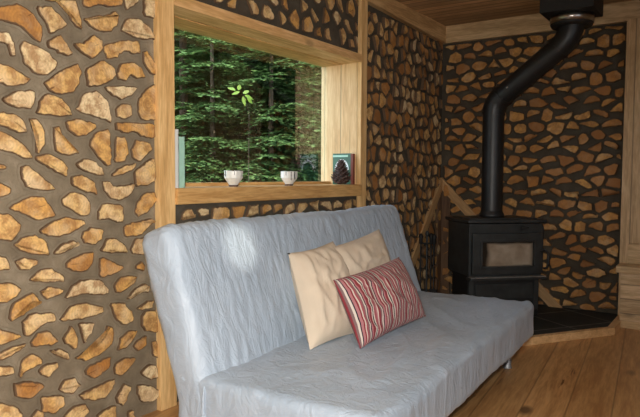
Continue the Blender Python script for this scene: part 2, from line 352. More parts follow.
def logend(mb, poly, to3, nrm, h, tone, rnd, pith=None, mo='mortar_shaded'):
    A, cx, cy = area_c(poly)
    if abs(A) < 0.0006: return
    if A < 0: poly = poly[::-1]
    # resample and roughen the rim
    pts = []
    for i in range(len(poly)):
        a, b = Vector(poly[i]), Vector(poly[(i+1) % len(poly)]); m = max(1, int((b-a).length/0.014))
        pts += [a.lerp(b, k/m) for k in range(m)]
    pts = [p + Vector((rnd.gauss(0, 0.0016), rnd.gauss(0, 0.0016))) for p in pts]
    n = len(pts); R = math.sqrt(abs(A)/PI); c = Vector((cx, cy))
    if pith is None: pith = (cx, cy)
    def inset(d): 
        out = []
        for i in range(n):
            t = (pts[(i+1) % n]-pts[i-1]); t = t.normalized() if t.length > 1e-9 else Vector((1, 0))
            out.append(pts[i] + Vector((-t.y, t.x))*d)
        return out
    rings = [(inset(-0.013), 0.0012), (inset(-0.003), -0.002), (inset(0.0), h*0.75), (inset(0.0035), h), (inset(0.010), h)]
    tn = [(0, 0.0, 0), (0, 1.0, 0), (tone, 0.0, rnd.random()), (tone, 0.25, 0.5), (tone, 1.0, 0.5)]
    rr = rnd.random()
    tilt = Vector((rnd.uniform(-.05, .05), rnd.uniform(-.05, .05)))
    def lift(p, hh): return to3(p.x, p.y) + nrm*(hh + (0 if hh < 0.004 else (p-c).dot(tilt)))
    k0 = [lift(p, rings[0][1]) for p in rings[0][0]]; k1 = [lift(p, rings[1][1]) for p in rings[1][0]]
    fl = nrm.dot((to3(1, 0)-to3(0, 0)).cross(to3(0, 1)-to3(0, 0))) > 0
    def q(i, j, o): 
        f = (o+i, o+j, o+n+j, o+n+i); return f if fl else f[::-1]
    fs = [q(i, (i+1) % n, 0) for i in range(n)]
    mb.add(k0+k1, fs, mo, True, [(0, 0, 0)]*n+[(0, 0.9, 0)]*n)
    vs = []; tt = []; uu = []
    for r in range(2, 5):
        for p in rings[r][0]:
            vs.append(lift(p, rings[r][1])); tt.append((tn[r][0], tn[r][1], rr)); uu.append((p.x-pith[0], p.y-pith[1]))
    vs = [lift(p, -0.002) for p in rings[2][0]] + vs; tt = [(tone, 0, rr)]*n + tt; uu = [(p.x-pith[0], p.y-pith[1]) for p in rings[2][0]] + uu
    fs = [q(i, (i+1) % n, r*n) for r in range(3) for i in range(n)]
    top = [3*n+i for i in range(n)]
    fs.append(top if fl else top[::-1])
    mb.add(vs, fs, 'logs', False, tt, uu)
def fill(mb, rect, to3, nrm, sx, sz, rnd, gap=0.024, up=0.75, tone=(0.25, 0.8), skip=None, hgt=0.012, upangle=None, border=0.018, mo='mortar_shaded'):
    a0, a1, b0, b1 = rect; S = []
    nb = max(1, round((b1-b0)/sz)); na = max(1, round((a1-a0)/sx))
    dx = (a1-a0)/na; dz = (b1-b0)/nb
    for j in range(-1, nb+1):
        for i in range(-1, na+2):
            S.append((a0+(i+0.5+(0.25 if j % 2 else -0.25)+rnd.uniform(-.30, .30))*dx, b0+(j+0.5+rnd.uniform(-.30, .30))*dz))
    asp = sx/sz*0.85
    for k, (x, y) in enumerate(S):
        if not (a0-0.02 < x < a1+0.02 and b0-0.02 < y < b1+0.02): continue
        cell = [(max(a0+border, x-0.2), max(b0+border, y-0.2)), (min(a1-border, x+0.2), max(b0+border, y-0.2)), (min(a1-border, x+0.2), min(b1-border, y+0.2)), (max(a0+border, x-0.2), min(b1-border, y+0.2))]
        if cell[1][0]-cell[0][0] < 0.02 or cell[2][1]-cell[0][1] < 0.02: continue
        g = gap*rnd.uniform(0.8, 1.35)/2
        for l, (u, v) in enumerate(S):
            if l == k or abs(u-x) > 0.45 or abs(v-y) > 0.4: continue
            ex, ey = (u-x)/asp**2, (v-y)          # anisotropic metric
            nn = math.hypot(ex, ey); nx, ny = ex/nn, ey/nn
            d = nx*(x+u)/2 + ny*(y+v)/2 - g
            cell = clip(cell, nx, ny, d)
            if len(cell) < 3: break
        if len(cell) < 3: continue
        A, cx, cy = area_c(cell)
        if abs(A) < 0.0012: continue
        if skip and skip(cx, cy): continue
        kind = rnd.random()
        sharp = ()
        pith = (cx, cy)
        if kind < 0.68:                                   # split half: one flat side
            if upangle is None: th = (-PI/2 if rnd.random() < up else PI/2) + rnd.uniform(-.5, .5)
            else: th = upangle + (0 if rnd.random() < .5 else PI) + rnd.uniform(-.6, .6)
            nx, ny = math.cos(th), math.sin(th)
            ext = max(nx*(p[0]-cx)+ny*(p[1]-cy) for p in cell)
            c2 = clip(cell, nx, ny, nx*cx+ny*cy+ext*0.22)
            if len(c2) >= 3:
                cell = c2
                ds = [nx*p[0]+ny*p[1] for p in cell]; mx = max(ds)
                sharp = tuple(i for i, d in enumerate(ds) if mx-d < 1e-5)
                if len(sharp) == 2:
                    pa, pb = cell[sharp[0]], cell[sharp[1]]; pith = ((pa[0]+pb[0])/2, (pa[1]+pb[1])/2)
            keep = [cell[i] for i in sharp]
            cell = chaikin(cell, 0.24, sharp)
            sh2 = [i for i, p in enumerate(cell) if any(math.hypot(p[0]-q[0], p[1]-q[1]) < 0.012 for q in keep)]
            cell = chaikin(cell, 0.2, sh2)
        elif kind < 0.85:
            pith = cell[rnd.randrange(len(cell))]
            cell = chaikin(cell, 0.12)
        else:
            cell = chaikin(cell, 0.27); cell = chaikin(cell, 0.25)
        logend(mb, cell, to3, nrm, hgt*rnd.uniform(0.6, 1.4), rnd.uniform(*tone), rnd, pith, mo)

# the log ends of the near bay, laid out as they lie in the masonry: outlines read off the wall, 4 px or 3.56 px to one
TR = [(0,0,4,"""0,45 60,15 110,35 150,80 170,130 160,165 130,150 90,110 40,90 0,75|150,30 200,25 240,60 270,100 230,120 200,135 185,90 160,60|215,0 300,0 320,50 328,115 300,100 270,50 240,15|335,-30 480,-30 485,20 430,28 400,15 360,30 340,20|498,-40 560,-30 555,5 540,20 510,40 500,20|578,-30 622,-30 620,70 575,60|338,75 380,65 430,60 455,45 475,60 470,100 440,125 400,125 370,105|485,120 510,75 560,75 600,110 625,160 580,155 530,145|0,130 30,130 55,165 60,215 45,220 25,175 0,165|85,190 100,165 150,185 190,210 225,245 215,280 180,300 140,290 100,250|190,165 240,140 260,165 290,215 265,222 230,205 195,185|295,175 340,170 370,140 405,160 410,200 370,235 335,215|418,180 480,165 550,160 560,210 530,215 500,200 470,230 430,235|575,210 590,205 630,270 628,300 600,290 575,250|0,250 40,265 125,315 90,340 40,345 0,320|180,330 220,300 310,252 325,290 315,340 290,370 240,375 200,360|345,280 410,240 455,270 463,305 420,335 355,348|470,290 485,255 530,250 565,275 575,310 540,312 520,300 505,320 475,315|420,345 550,345 530,380 490,398 450,380|555,400 590,355 622,340 625,475 600,480 565,475 555,440|15,395 60,365 140,360 138,415 120,437 70,430 30,415|165,400 190,375 240,390 275,430 287,460 230,465 150,455|310,435 340,375 390,365 430,400 447,488 400,470 330,450"""),
(0,100,4,"""0,50 60,55 95,85 108,130 80,130 40,115 0,90|465,35 490,12 525,20 528,65 495,75 468,65|115,75 150,80 180,120 180,170 155,212 145,205 145,140|0,120 50,145 100,180 128,230 90,230 40,205 0,195|218,115 240,108 250,140 285,175 320,210 270,220 225,205 220,160|268,85 310,75 380,95 385,110 345,140 310,145 275,120|360,175 385,130 440,118 445,255 425,260 390,220|468,90 540,92 615,95 618,150 580,150 540,125 510,135 470,120|465,150 505,150 515,210 495,245 460,248|528,195 550,160 595,170 610,195 590,215 555,248 530,225|145,225 200,215 250,245 268,275 262,305 230,290 180,260 150,245|308,255 340,233 380,245 410,275 415,300 380,300 320,275|450,295 490,265 545,252 540,275 500,295 455,305|540,285 615,228 620,320 580,342 545,342|85,270 110,262 160,300 225,355 170,362 110,350 90,310|290,310 330,298 375,325 392,378 340,365 288,340|412,328 440,325 460,345 535,335 525,375 480,402 440,390 420,360|0,320 45,350 40,375 0,400|0,245 20,260 22,280 0,280"""),
(0,200,4,"""45,35 75,10 130,-15 175,-10 200,20 220,65 150,80 100,55 60,45|250,0 290,-30 330,-25 358,0 360,55 330,65 290,40 255,20|545,50 550,10 580,-25 615,-30 628,0 590,50 560,65|0,46 40,60 82,95 75,125 50,160 0,150|165,120 210,85 270,70 335,80 340,100 290,130 230,145 175,135|335,130 370,110 415,120 405,160 380,180 345,175 330,155|60,180 95,148 150,142 185,165 195,220 145,218 90,205|220,210 240,180 290,162 315,175 290,195 225,220|395,50 415,15 490,20 492,85 465,88 440,75 398,78|497,110 510,95 600,75 618,85 590,110 560,140 505,148|405,205 425,160 455,152 500,180 510,208 450,212|524,195 545,155 585,150 590,218 535,215|0,210 30,235 45,278 0,280|62,245 90,230 148,240 150,255 115,280 80,278|267,250 330,215 375,210 370,250 345,285 300,285 272,275|403,225 497,268 450,300 400,308|119,325 160,280 210,275 255,305 258,325 180,328|265,395 290,345 330,320 400,320 430,355 430,378 380,378 330,375|458,345 480,312 520,302 550,310 530,340 480,372 465,365|162,365 200,345 250,355 245,375 190,398 175,385|545,262 568,245 580,265 575,285 545,275|510,395 540,355 580,335 600,345 595,370 550,375 530,395|0,325 50,335 80,360 60,385 20,410 0,405"""),
(0,300,3.556,"""35,60 50,10 90,-15 120,-25 150,15 110,12 90,50 45,75|80,80 110,50 190,45 200,75 150,90 110,125 90,125|215,75 250,25 300,8 360,25 368,45 300,65|393,15 440,8 470,45 472,75 435,90 410,60|490,30 520,5 545,0 540,30 500,38|505,60 520,40 555,40 562,115 520,110 505,90|0,85 80,130 30,150 0,160|0,195 40,170 90,155 85,170 20,210 0,215|110,150 140,115 175,110 208,145 190,160 120,165|222,145 255,88 278,140 270,175|280,85 335,80 330,110 300,155 290,120|270,205 330,170 370,130 380,95 400,100 400,150 360,190 310,215|418,178 430,140 455,112 490,110 480,135 450,170|475,165 495,140 520,125 520,160 495,182|540,150 555,145 572,185 570,215 545,195|0,228 45,235 50,262 0,270|70,265 80,215 115,190 150,210 150,225 100,250 75,278|140,250 155,232 205,222 205,240 175,275 150,270|180,180 215,170 245,190 245,212 205,200|305,250 330,230 395,200 390,240 340,278 310,270|408,260 415,225 450,205 485,210 460,245 430,270|500,260 530,230 555,232 565,275 530,282|210,320 230,285 270,278 285,305 260,335 230,330|50,300 90,290 145,295 155,310 110,350 60,345|285,335 350,305 405,282 408,300 380,345 330,358 295,352|415,345 440,300 468,310 440,375 418,365|490,305 520,300 575,325 545,360 510,365 492,340|148,345 225,340 228,375 190,402 150,400|225,420 260,380 300,370 318,395 290,430 250,440|0,355 60,380 90,430 0,450|350,405 410,372 415,430 345,440|455,400 475,390 480,430 455,440|590,330 600,300 610,360 615,400 595,380|110,420 130,390 155,400 155,430|585,230 600,220 612,260 600,290""")]
to_left = lambda y, z: Vector((0, y, z)); NX = Vector((1, 0, 0))
rnd = random.Random(11)
traced = []
for ox, oy, s, txt in TR:
    for pl in txt.split('|'):
        pts = []
        for q in pl.split():
            u, v = map(float, q.split(',')); P = hit(ox+u/s, oy+v/s, 0, 0.008); pts.append((P.y, P.z))
        if min(float(q.split(',')[0]) for q in pl.split()) <= 0:      # carry pieces on past the picture's edge
            m = min(p[0] for p in pts); pts = [(p[0]-0.03 if p[0] < m+0.012 else p[0], p[1]) for p in pts]
        traced.append(pts)
lw = MB()
def wallbox(mb, lo, hi, m='mortar_shaded'): mb.box(lo, hi, m)
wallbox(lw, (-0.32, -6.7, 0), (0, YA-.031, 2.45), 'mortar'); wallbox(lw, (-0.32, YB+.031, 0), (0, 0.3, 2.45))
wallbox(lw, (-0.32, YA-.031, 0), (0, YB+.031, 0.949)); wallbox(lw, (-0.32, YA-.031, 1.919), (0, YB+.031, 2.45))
for pts in traced:
    _, gx, gy = area_c(pts); pts = [(gx+(p[0]-gx)*1.07, gy+(p[1]-gy)*1.07) for p in pts]
    c = chaikin(pts, 0.13)
    logend(lw, c, to_left, NX, 0.011*rnd.uniform(.7, 1.3), min(1, max(.15, rnd.gauss(0.70, 0.20))), rnd, None, 'mortar')
tc_ = [(sum(p[0] for p in t)/len(t), sum(p[1] for p in t)/len(t), t) for t in traced]
def skip_traced(y, z):
    u, v = proj((0, y, z))
    if -6 < u < 158 and -8 < v < 425: return True
    return any(abs(y-p[0]) < 0.06 and abs(z-p[1]) < 0.05 for _, _, t in tc_ for p in t)
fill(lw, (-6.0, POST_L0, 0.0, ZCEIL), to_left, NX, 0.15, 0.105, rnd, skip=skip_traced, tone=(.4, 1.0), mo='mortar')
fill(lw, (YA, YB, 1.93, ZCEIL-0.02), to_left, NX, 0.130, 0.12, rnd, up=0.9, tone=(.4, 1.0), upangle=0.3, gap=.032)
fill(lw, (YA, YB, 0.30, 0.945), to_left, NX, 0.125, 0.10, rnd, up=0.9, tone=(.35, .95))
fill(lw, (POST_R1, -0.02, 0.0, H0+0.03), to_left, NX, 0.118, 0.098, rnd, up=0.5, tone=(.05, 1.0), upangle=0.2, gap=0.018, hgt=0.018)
struct(lw.build('wall_left'))
bw = MB(); wallbox(bw, (0, 0, 0), (XR+0.02, 0.3, 2.45))
to_back = lambda x, z: Vector((x, 0, z)); NYm = Vector((0, -1, 0))
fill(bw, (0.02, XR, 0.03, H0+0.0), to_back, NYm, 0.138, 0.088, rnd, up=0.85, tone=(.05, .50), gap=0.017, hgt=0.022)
struct(bw.build('wall_back'))

# ------------------------------------------------------------------ room shell
def sbox(name, lo, hi, mat, bev=0.0):
    mb = MB(); mb.box(lo, hi, mat, bev); return struct(mb.build(name))
sbox('floor', (-0.0, -6.7, -0.1), (3.6, 0.0, 0), 'floor')
sbox('ceiling', (-0.05, -6.7, ZCEIL), (3.6, 0.3, ZCEIL+0.12), 'ceil')
sbox('wall_right', (3.6, -6.7, 0), (3.7, 0.3, 2.5), 'roomwall_y')
sbox('wall_front', (-0.3, -6.8, 0), (3.7, -6.7, 2.5), 'roomwall')
mb = MB(); mb.box((XR+0.02, 0, 0), (3.6, 0.3, 2.5), 'panel_z'); struct(mb.build('wall_back_panelled'))
# ceiling edge boards
mb = MB()
prof = [(0.0, H0), (-1.345, 2.288), (-3.2, 2.33), (-6.7, 2.34)]
vs = []; fs = []
for y, z in prof: vs += [(0.0, y, z), (0.045, y, z), (0.045, y, ZCEIL), (0.0, y, ZCEIL)]
for i in range(3):
    for k in range(4): fs.append((i*4+k, i*4+(k+1) % 4, i*4+4+(k+1) % 4, i*4+4+k))
mb.add(vs, fs + [(0,1,2,3)], 'pine_y'); struct(mb.build('trim_1'))
sbox('trim_2', (0.0, -0.045, H0), (3.6, 0.0, ZCEIL), 'pine_x', 0.003)
# posts either side of the window, corner boards, braces
sbox('trim_3', (-0.005, POST_L0, 0), (0.03, YA, ZCEIL-0.03), 'pine_z', 0.003)
sbox('trim_4', (-0.005, YB, 0), (0.03, POST_R1, 2.30), 'pine_z', 0.003)
sbox('trim_5', (0.0, -0.10, 0.0), (0.022, 0.0, 1.02), 'corner', 0.002)
sbox('trim_6', (0.022, -0.022, 0.0), (0.10, 0.0, 1.0), 'corner', 0.002)
sbox('trim_7', (XR, -0.10, 0.0), (XR+0.62, 0.0, H0), 'panel_z', 0.004)
def brace(name, P0, P1, n, w=0.075, th=0.03):
    P0, P1, n = Vector(P0), Vector(P1), Vector(n); d = (P1-P0).normalized(); s = n.cross(d).normalized()
    if s.z > 0: s = -s
    mb = MB(); Mx = Matrix((s, n, d)).transposed().to_4x4()
    Mx.translation = P0; mb.box((0, 0, 0), (w, th, (P1-P0).length), 'brace', 0.003, None)
    o = mb.build(name); o.matrix_world = Mx; return struct(o)
brace('trim_8', (0.0, -0.03, 1.075), (0.0, -0.87, 0.13), (1, 0, 0), th=0.028)
brace('trim_9', (0.02, 0.0, 1.075), (1.06, 0.0, 0.045), (0, -1, 0), th=0.028)

# ------------------------------------------------------------------ window
win = bpy.data.objects.new('window_1', None); C.objects.link(win); win.location = (0, (YA+YB)/2, 1.0); struct(win)
WG = -0.245
def wpart(name, boxes, mat, bev=0.003):
    mb = MB()
    for lo, hi in boxes: mb.box(lo, hi, mat, bev)
    o = mb.build(name, win); o.matrix_parent_inverse = Matrix.Translation(-Vector(win.location)); return o
wpart('header_board', [((-0.12, YA, 1.865), (0.032, YB, 1.918))], 'header', 0.004)
wpart('soffit_board', [((-0.30, YA, 1.862), (-0.12, YB, 1.90))], 'sill', 0.002)
wpart('jamb', [((-0.30, YB, 0.95), (0.0, YB+0.03, 1.90))], 'jamb', 0)
wpart('jamb', [((-0.30, YA-0.03, 0.95), (0.0, YA, 1.90))], 'jamb', 0)
wpart('window_sill', [((-0.30, YA, 0.95), (0.045, YB, 1.028))], 'sill', 0.012)
wpart('glazing_stop', [((WG-0.02, YA, 1.02), (WG+0.03, YB, 1.047))], 'sill', 0.002)
mb = MB(); mb.add([(WG-0.006, YA, 1.04), (WG-0.006, YB, 1.04), (WG-0.006, YB, 1.862), (WG-0.006, YA, 1.862)], [(0, 1, 2, 3)], 'glass')
o = mb.build('pane', win); o.matrix_parent_inverse = Matrix.Translation(-Vector(win.location)); o['label'] = 'clear glass pane'

# things on the sill
ZS = 1.028
def sill_pt(u, x): P = hit(u, 187, 0, x); return P.y
def mug(u, x, label, drips):
    y = sill_pt(u, x); t = thing('ceramic_mug', label, 'mug', (x, y, ZS), 0, 'ceramic mugs on the window sill')
    mb = MB(); mb.lathe([(0.0, 0.008), (0.022, 0.008), (0.025, 0.012), (0.050, 0.046), (0.051, 0.083), (0.049, 0.085), (0.047, 0.083), (0.045, 0.040), (0.020, 0.018), (0, 0.018)], (0, 0, 0), 'ceramic', 12, False)
    mb.build('mug_body', t)
    mb = MB(); mb.lathe([(0, 0), (0.025, 0), (0.026, 0.009), (0, 0.009)], (0, 0, 0), 'foot', 12, False); mb.build('mug_foot', t)
    va = math.atan2(CAM.y-y, CAM.x-x)
    for da, w, z0, z1 in drips:
        mb = MB()
        for k in range(3):
            a0 = va+da+(k-1.5)*w/3; a1 = a0+w/3; zz = z0+(0.004 if k != 1 else 0)
            mb.add([(0.0515*math.cos(a), 0.0515*math.sin(a), z) for a, z in ((a0, zz), (a1, zz), (a1, z1), (a0, z1))], [(0, 1, 2, 3)], 'glaze')
        mb.build('glaze_drip', t)
mug(233.5, -0.03, 'white ceramic mug with one short dark drip, nearest the left window post', [(-1.0, .16, .052, .0835), (.1, .05, .06, .0835)])
mug(289, -0.03, 'white ceramic mug with two long black drips on its right side', [(.25, .10, .030, .0835), (.72, .14, .036, .0835), (-.35, .06, .058, .0835)])
def book(name, label, lo, hi, mat, grp=None, rot=0):
    c = ((lo[0]+hi[0])/2, (lo[1]+hi[1])/2, lo[2]); t = thing(name, label, 'book', c, rot, grp)
    hx, hy, h = (hi[0]-lo[0])/2, (hi[1]-lo[1])/2, hi[2]-lo[2]
    mb = MB(); mb.box((-hx, -hy, 0), (hx, -hy+.003, h), mat); mb.box((-hx, hy-.003, 0), (hx, hy, h), mat); mb.box((hx-.003, -hy, 0), (hx, hy, h), mat); mb.build('cover', t)
    mb = MB(); mb.box((-hx+.003, -hy+.0031, 0.003), (hx-.0035, hy-.0031, h-0.003), 'paper'); mb.build('page_block', t)
    return t
book('thin_book', 'tall thin white book standing at the left end of the sill', (-0.15, YA+0.004, ZS), (0.005, YA+0.046, ZS+0.275), 'white_book')
book('thin_book', 'pale mint green book standing beside the taller white book', (-0.15, YA+0.049, ZS), (-0.005, YA+0.095, ZS+0.243), 'mint_book')
t = thing('picture_book', 'dark green book with silver arc leaning behind the pine cone', 'book', (-0.095, YB-0.018, ZS))
mb = MB(); mb.box((-0.085, -0.012, 0), (0.062, 0.012, 0.215), 'green_cover', 0.002); mb.build('cover', t)
mb = MB(); mb.box((0.062, -0.0125, 0), (0.082, 0.0125, 0.213), 'red_spine', 0.002); mb.build('spine', t)['label'] = 'red brown spine'
mb = MB()
for k in range(14):
    a0 = PI*0.05+k/14*PI*0.9; a1 = PI*0.05+(k+1)/14*PI*0.9
    f = lambda a, r: (-0.01+r*math.cos(a)*0.06, -0.0126, 0.09+r*math.sin(a)*0.085)
    mb.add([f(a0, 1.0), f(a1, 1.0), f(a1, .76), f(a0, .76)], [(0, 1, 2, 3)], 'grey_cover')
mb.add([(-0.085, -0.0126, 0.19), (0.04, -0.0126, 0.19), (0.04, -0.0126, 0.203), (-0.085, -0.0126, 0.203)], [(0, 1, 2, 3)], 'mint_book')
mb.build('cover_picture', t)['label'] = 'silver arc and pale band on the cover'
# pine cone
yc = hit(341, 185, 0, -0.05).y
t = thing('pine_cone', 'large dark brown pine cone standing upright on the sill', 'pine cone', (-0.05, min(yc, YB-0.10), ZS))
mb = MB(); mt = MB(); nS = 95
mb.lathe([(0, 0.0), (0.03, 0.004), (0.042, 0.04), (0.036, 0.09), (0.018, 0.14), (0, 0.165)], (0, 0, 0), 'cone', 16)
for i in range(nS):
    f = i/nS; z = 0.012+f*0.150; R = 0.066*math.sin(min(1, (f*0.9+0.16)/0.42)*PI/2)*(1-max(0, f-0.28)/0.72*0.80)
    a = i*2.39996; er = Vector((math.cos(a), math.sin(a), 0)); et = Vector((-math.sin(a), math.cos(a), 0)); up = Vector((0, 0, 1))
    w = 0.016*(1-f*0.5); b0 = er*R*0.4+up*(z-0.004); tip = er*R+up*(z+0.008*f-0.002)
    vs = [b0-et*w*.5, b0+et*w*.5, tip*1.0+et*w-er*.004, tip+er*0.006+up*0.005, tip-et*w-er*.004]
    lo = [v-up*0.006 for v in vs]
    mb.add(vs+lo, [(0,1,2,3,4), (9,8,7,6,5), (0,5,6,1), (1,6,7,2), (2,7,8,3), (3,8,9,4), (4,9,5,0)], 'cone')
    mt.add([tip+et*w*.8+up*.0015-er*.002, tip+er*0.009+up*0.007, tip-et*w*.8+up*.0015-er*.002, tip-up*0.006-er*.001], [(0, 1, 2), (0, 3, 1), (1, 3, 2)], 'cone_tip')
mb.build('cone_core', t); mt.build('scale_tips', t)

# ------------------------------------------------------------------ hearth
hz = 0.042
poly = [(0.0, 0.0), (XR, 0.0), (XR, -0.50), (1.06, -1.13), (0.86, -1.42), (0.0, -1.42)]
t = thing('hearth_platform', 'low black slate tiled hearth with a pale wooden edge', 'hearth', (0.7, -0.7, 0))
mb = MB(); n = len(poly); vs = [(x-.7, y+.7, 0) for x, y in poly]+[(x-.7, y+.7, hz) for x, y in poly]
mb.add(vs, [list(range(n)), [n+i for i in range(n)]]+[(i, (i+1) % n, n+(i+1) % n, n+i) for i in range(n)], 'slate'); mb.build('slate_tiles', t)
mb = MB()
seg = [((XR+0.0, -0.0), (XR, -0.53)), ((XR+0.012, -0.50), (0.86, -1.43)), ((0.86, -1.42), (0.0, -1.42))]
for a, b in seg:
    a, b = Vector((*a, 0)), Vector((*b, 0)); d = (b-a).normalized(); s = Vector((-d.y, d.x, 0))
    Mx = Matrix((s, d, Vector((0, 0, 1)))).transposed().to_4x4(); Mx.translation = a-Vector((.7, -.7, 0))
    mb.box((0.0, 0, 0), (0.045, (b-a).length, 0.052), 'trimh', 0.004, Mx)
mb.build('wooden_edging', t)

# ------------------------------------------------------------------ stove
rs = 0.7834; SX, SY = 0.7796, -0.5888
t = thing('wood_stove', 'black cast iron wood stove with a sooty glass door', 'stove', (SX, SY, hz), rs)
# local: x to the right along the face, y backwards, z up
ZT = 0.768-hz; ZL = 0.3465-hz; W = 0.604; DP = 0.42
mb = MB(); mb.box((-W/2+.012, 0.005, ZL), (W/2-.012, DP-.01, ZT-.03), 'iron', 0.008)
mb.box((-W/2+.004, -0.004, ZL+.02), (-W/2+.022, 0.02, ZT-.05), 'iron', 0.003); mb.box((W/2-.022, -0.004, ZL+.02), (W/2-.004, 0.02, ZT-.05), 'iron', 0.003)
mb.box((-W/2+.02, -0.003, ZT-.095), (W/2-.02, 0.01, ZT-.03), 'iron', 0.003)
mb.build('firebox', t)
mb = MB(); mb.box((-W/2-.012, -0.025, ZT-.022), (W/2+.012, DP, ZT), 'iron', 0.006); mb.box((-W/2+.03, 0.03, ZT), (W/2-.04, DP-.04, ZT+.008), 'iron', 0.003); mb.build('top_plate', t)
mb = MB(); mb.box((-W/2+.035, 0.03, 0.045), (W/2-.035, DP-.05, ZL), 'iron_matt', 0.006)
mb.box((-W/2+.03, 0.012, 0.0), (W/2-.03, DP-.03, 0.045), 'iron_matt', 0.004)
mb.box((-W/2+.02, 0.02, 0.02), (-W/2+.06, 0.05, ZL), 'iron', 0.003); mb.box((W/2-.06, 0.02, 0.02), (W/2-.02, 0.05, ZL), 'iron', 0.003)
mb.build('pedestal', t)
mb = MB(); mb.box((-W/2, -0.055, ZL-.022), (W/2, 0.03, ZL-.004), 'iron', 0.003); mb.build('ash_lip', t)
mb = MB(); mb.box((-W/2, -0.058, ZL-.003), (W/2-.005, 0.0, ZL+.003), 'ledge', 0.001); mb.build('lip_edge', t)['label'] = 'worn bare steel edge'
mb = MB(); mb.box((-W/2+.07, 0.012, 0.13), (W/2-.07, 0.03, ZL-.06), 'iron', 0.004); mb.build('ash_drawer', t)
door = MB(); dx0, dx1, dz0, dz1 = -W/2+.025, W/2-.032, ZL+.022, ZT-.10
gx0, gx1, gz0, gz1 = dx0+.075, dx1-.062, dz0+.055, dz1-.062
for lo, hi in (((dx0, -.028, dz0), (gx0, .0, dz1)), ((gx1, -.028, dz0), (dx1, .0, dz1)), ((gx0-.001, -.028, gz1), (gx1+.001, .0, dz1)), ((gx0-.001, -.028, dz0), (gx1+.001, .0, gz0))): door.box(lo, hi, 'iron', 0.003)
for lo, hi in (((gx0-.018, -.036, gz0-.016), (gx0, -.02, gz1+.016)), ((gx1, -.036, gz0-.016), (gx1+.018, -.02, gz1+.016)), ((gx0-.001, -.036, gz1), (gx1+.001, -.02, gz1+.016)), ((gx0-.001, -.036, gz0-.016), (gx1+.001, -.02, gz0))): door.box(lo, hi, 'iron', 0.004)
dr = door.build('door', t)
mb = MB(); mb.add([(gx0, -.012, gz0), (gx1, -.012, gz0), (gx1, -.012, gz1), (gx0, -.012, gz1)], [(0, 1, 2, 3)], 'soot_reflection', uvs=[(0, 0), (1, 0), (1, 1), (0, 1)])
mb.build('door_glass', dr)['label'] = 'sooty glass with a tan reflection painted in'
mb = MB(); hx = W/2-.018; hzc = (dz0+dz1)/2-.045
mb.tube([(hx-.03, -.03, hzc+.06), (hx+.0, -.05, hzc+.075), (hx+.018, -.065, hzc+.05), (hx+.02, -.068, hzc-.02), (hx+.012, -.062, hzc-.06), (hx-.012, -.058, hzc-.065)], 0.0085, 'iron_matt', 10)
for k in range(9): mb.lathe([(0.0085, -.004), (0.0125, 0), (0.0085, .004)], (hx+.02, -.067, hzc+.045-k*.0095), 'iron', 10)
mb.build('handle', dr)
mb = MB(); mb.tube([(W/2-.20, -.026, ZT-.062), (W/2-.14, -.026, ZT-.062)], 0.006, 'iron_matt', 8); mb.box((W/2-.19, -.03, ZT-.075), (W/2-.16, -.003, ZT-.05), 'iron', .002); mb.build('air_control', t)
# stovepipe
P0 = Vector((0.603, -0.412, 0.774)); PT = Vector((1.18, -0.50, 0))
t = thing('stove_pipe', 'black elbowed stove pipe rising from the stove to the ceiling', 'stove pipe', tuple(P0))
r = 0.081
def rel(p): return Vector(p)-P0
zk, zu = 1.655, 2.07
A = Vector((P0.x, P0.y, zk)); B = Vector((PT.x, PT.y, zu)); d = (B-A).normalized()
mb = MB(); mb.tube([rel((P0.x, P0.y, P0.z)), rel((P0.x, P0.y, zk-.08))], r, 'pipe', 32); mb.build('lower_section', t)
mb = MB(); mb.lathe([(r, 0), (r+.016, 0.0), (r+.014, .02), (r+.004, .035), (r, .05)], (0, 0, 0), 'pipe', 32); mb.build('flue_collar', t)
def bez(a, b, c, n): return [a*(1-k/n)**2+b*2*(k/n)*(1-k/n)+c*(k/n)**2 for k in range(n+1)]
e1 = bez(A-Vector((0, 0, .085)), A, A+d*.085, 4); e2 = bez(B-d*.11, B, B+Vector((0, 0, .10)), 4)
for e, nm in ((e1, 'lower_elbow'), (e2, 'upper_elbow')):
    mb = MB(); mb.tube([rel(p) for p in e], r+.004, 'pipe', 32)
    for q in (e[0], e[2], e[4]):
        i = e.index(q); dd = (e[min(i+1, 4)]-e[max(i-1, 0)]).normalized()
        mb.tube([rel(q-dd*.006), rel(q+dd*.006)], r+.008, 'pipe', 32)
    mb.build(nm, t)
mb = MB(); mb.tube([rel(A+d*.08), rel(B-d*.105)], r, 'pipe', 32); mb.build('slanted_section', t)
mb = MB(); mb.tube([rel(A+d*.16+Vector((.0, -.084, .0))), rel(A+d*.175+Vector((.0, -.084, .0)))], .005, 'steel', 8); mb.build('pipe_screw', t)
# ceiling support box with steel band
bc = Vector((1.185, -0.535, 2.22))
t = thing('flue_support_box', 'black square flue support box with steel ring under the ceiling', 'flue box', tuple(bc))
mb = MB(); mb.box((-.175, -.17, 0), (.175, .17, ZCEIL-bc.z), 'iron_matt', .004); mb.build('box_shell', t)
pc = Vector((PT.x, PT.y, 0))-Vector((bc.x, bc.y, 0))
mb = MB(); mb.lathe([(0, -.075), (.135, -.075), (.142, -.06), (.142, -.045), (.118, -.04), (.118, 0.0)], tuple(pc), 'iron_matt', 40); mb.build('ring_flange', t)
mb = MB(); mb.lathe([(.119, -.056), (.144, -.054), (.146, .004), (.119, .008)], tuple(pc), 'steel', 40); mb.build('steel_band', t)['label'] = 'shiny steel band'

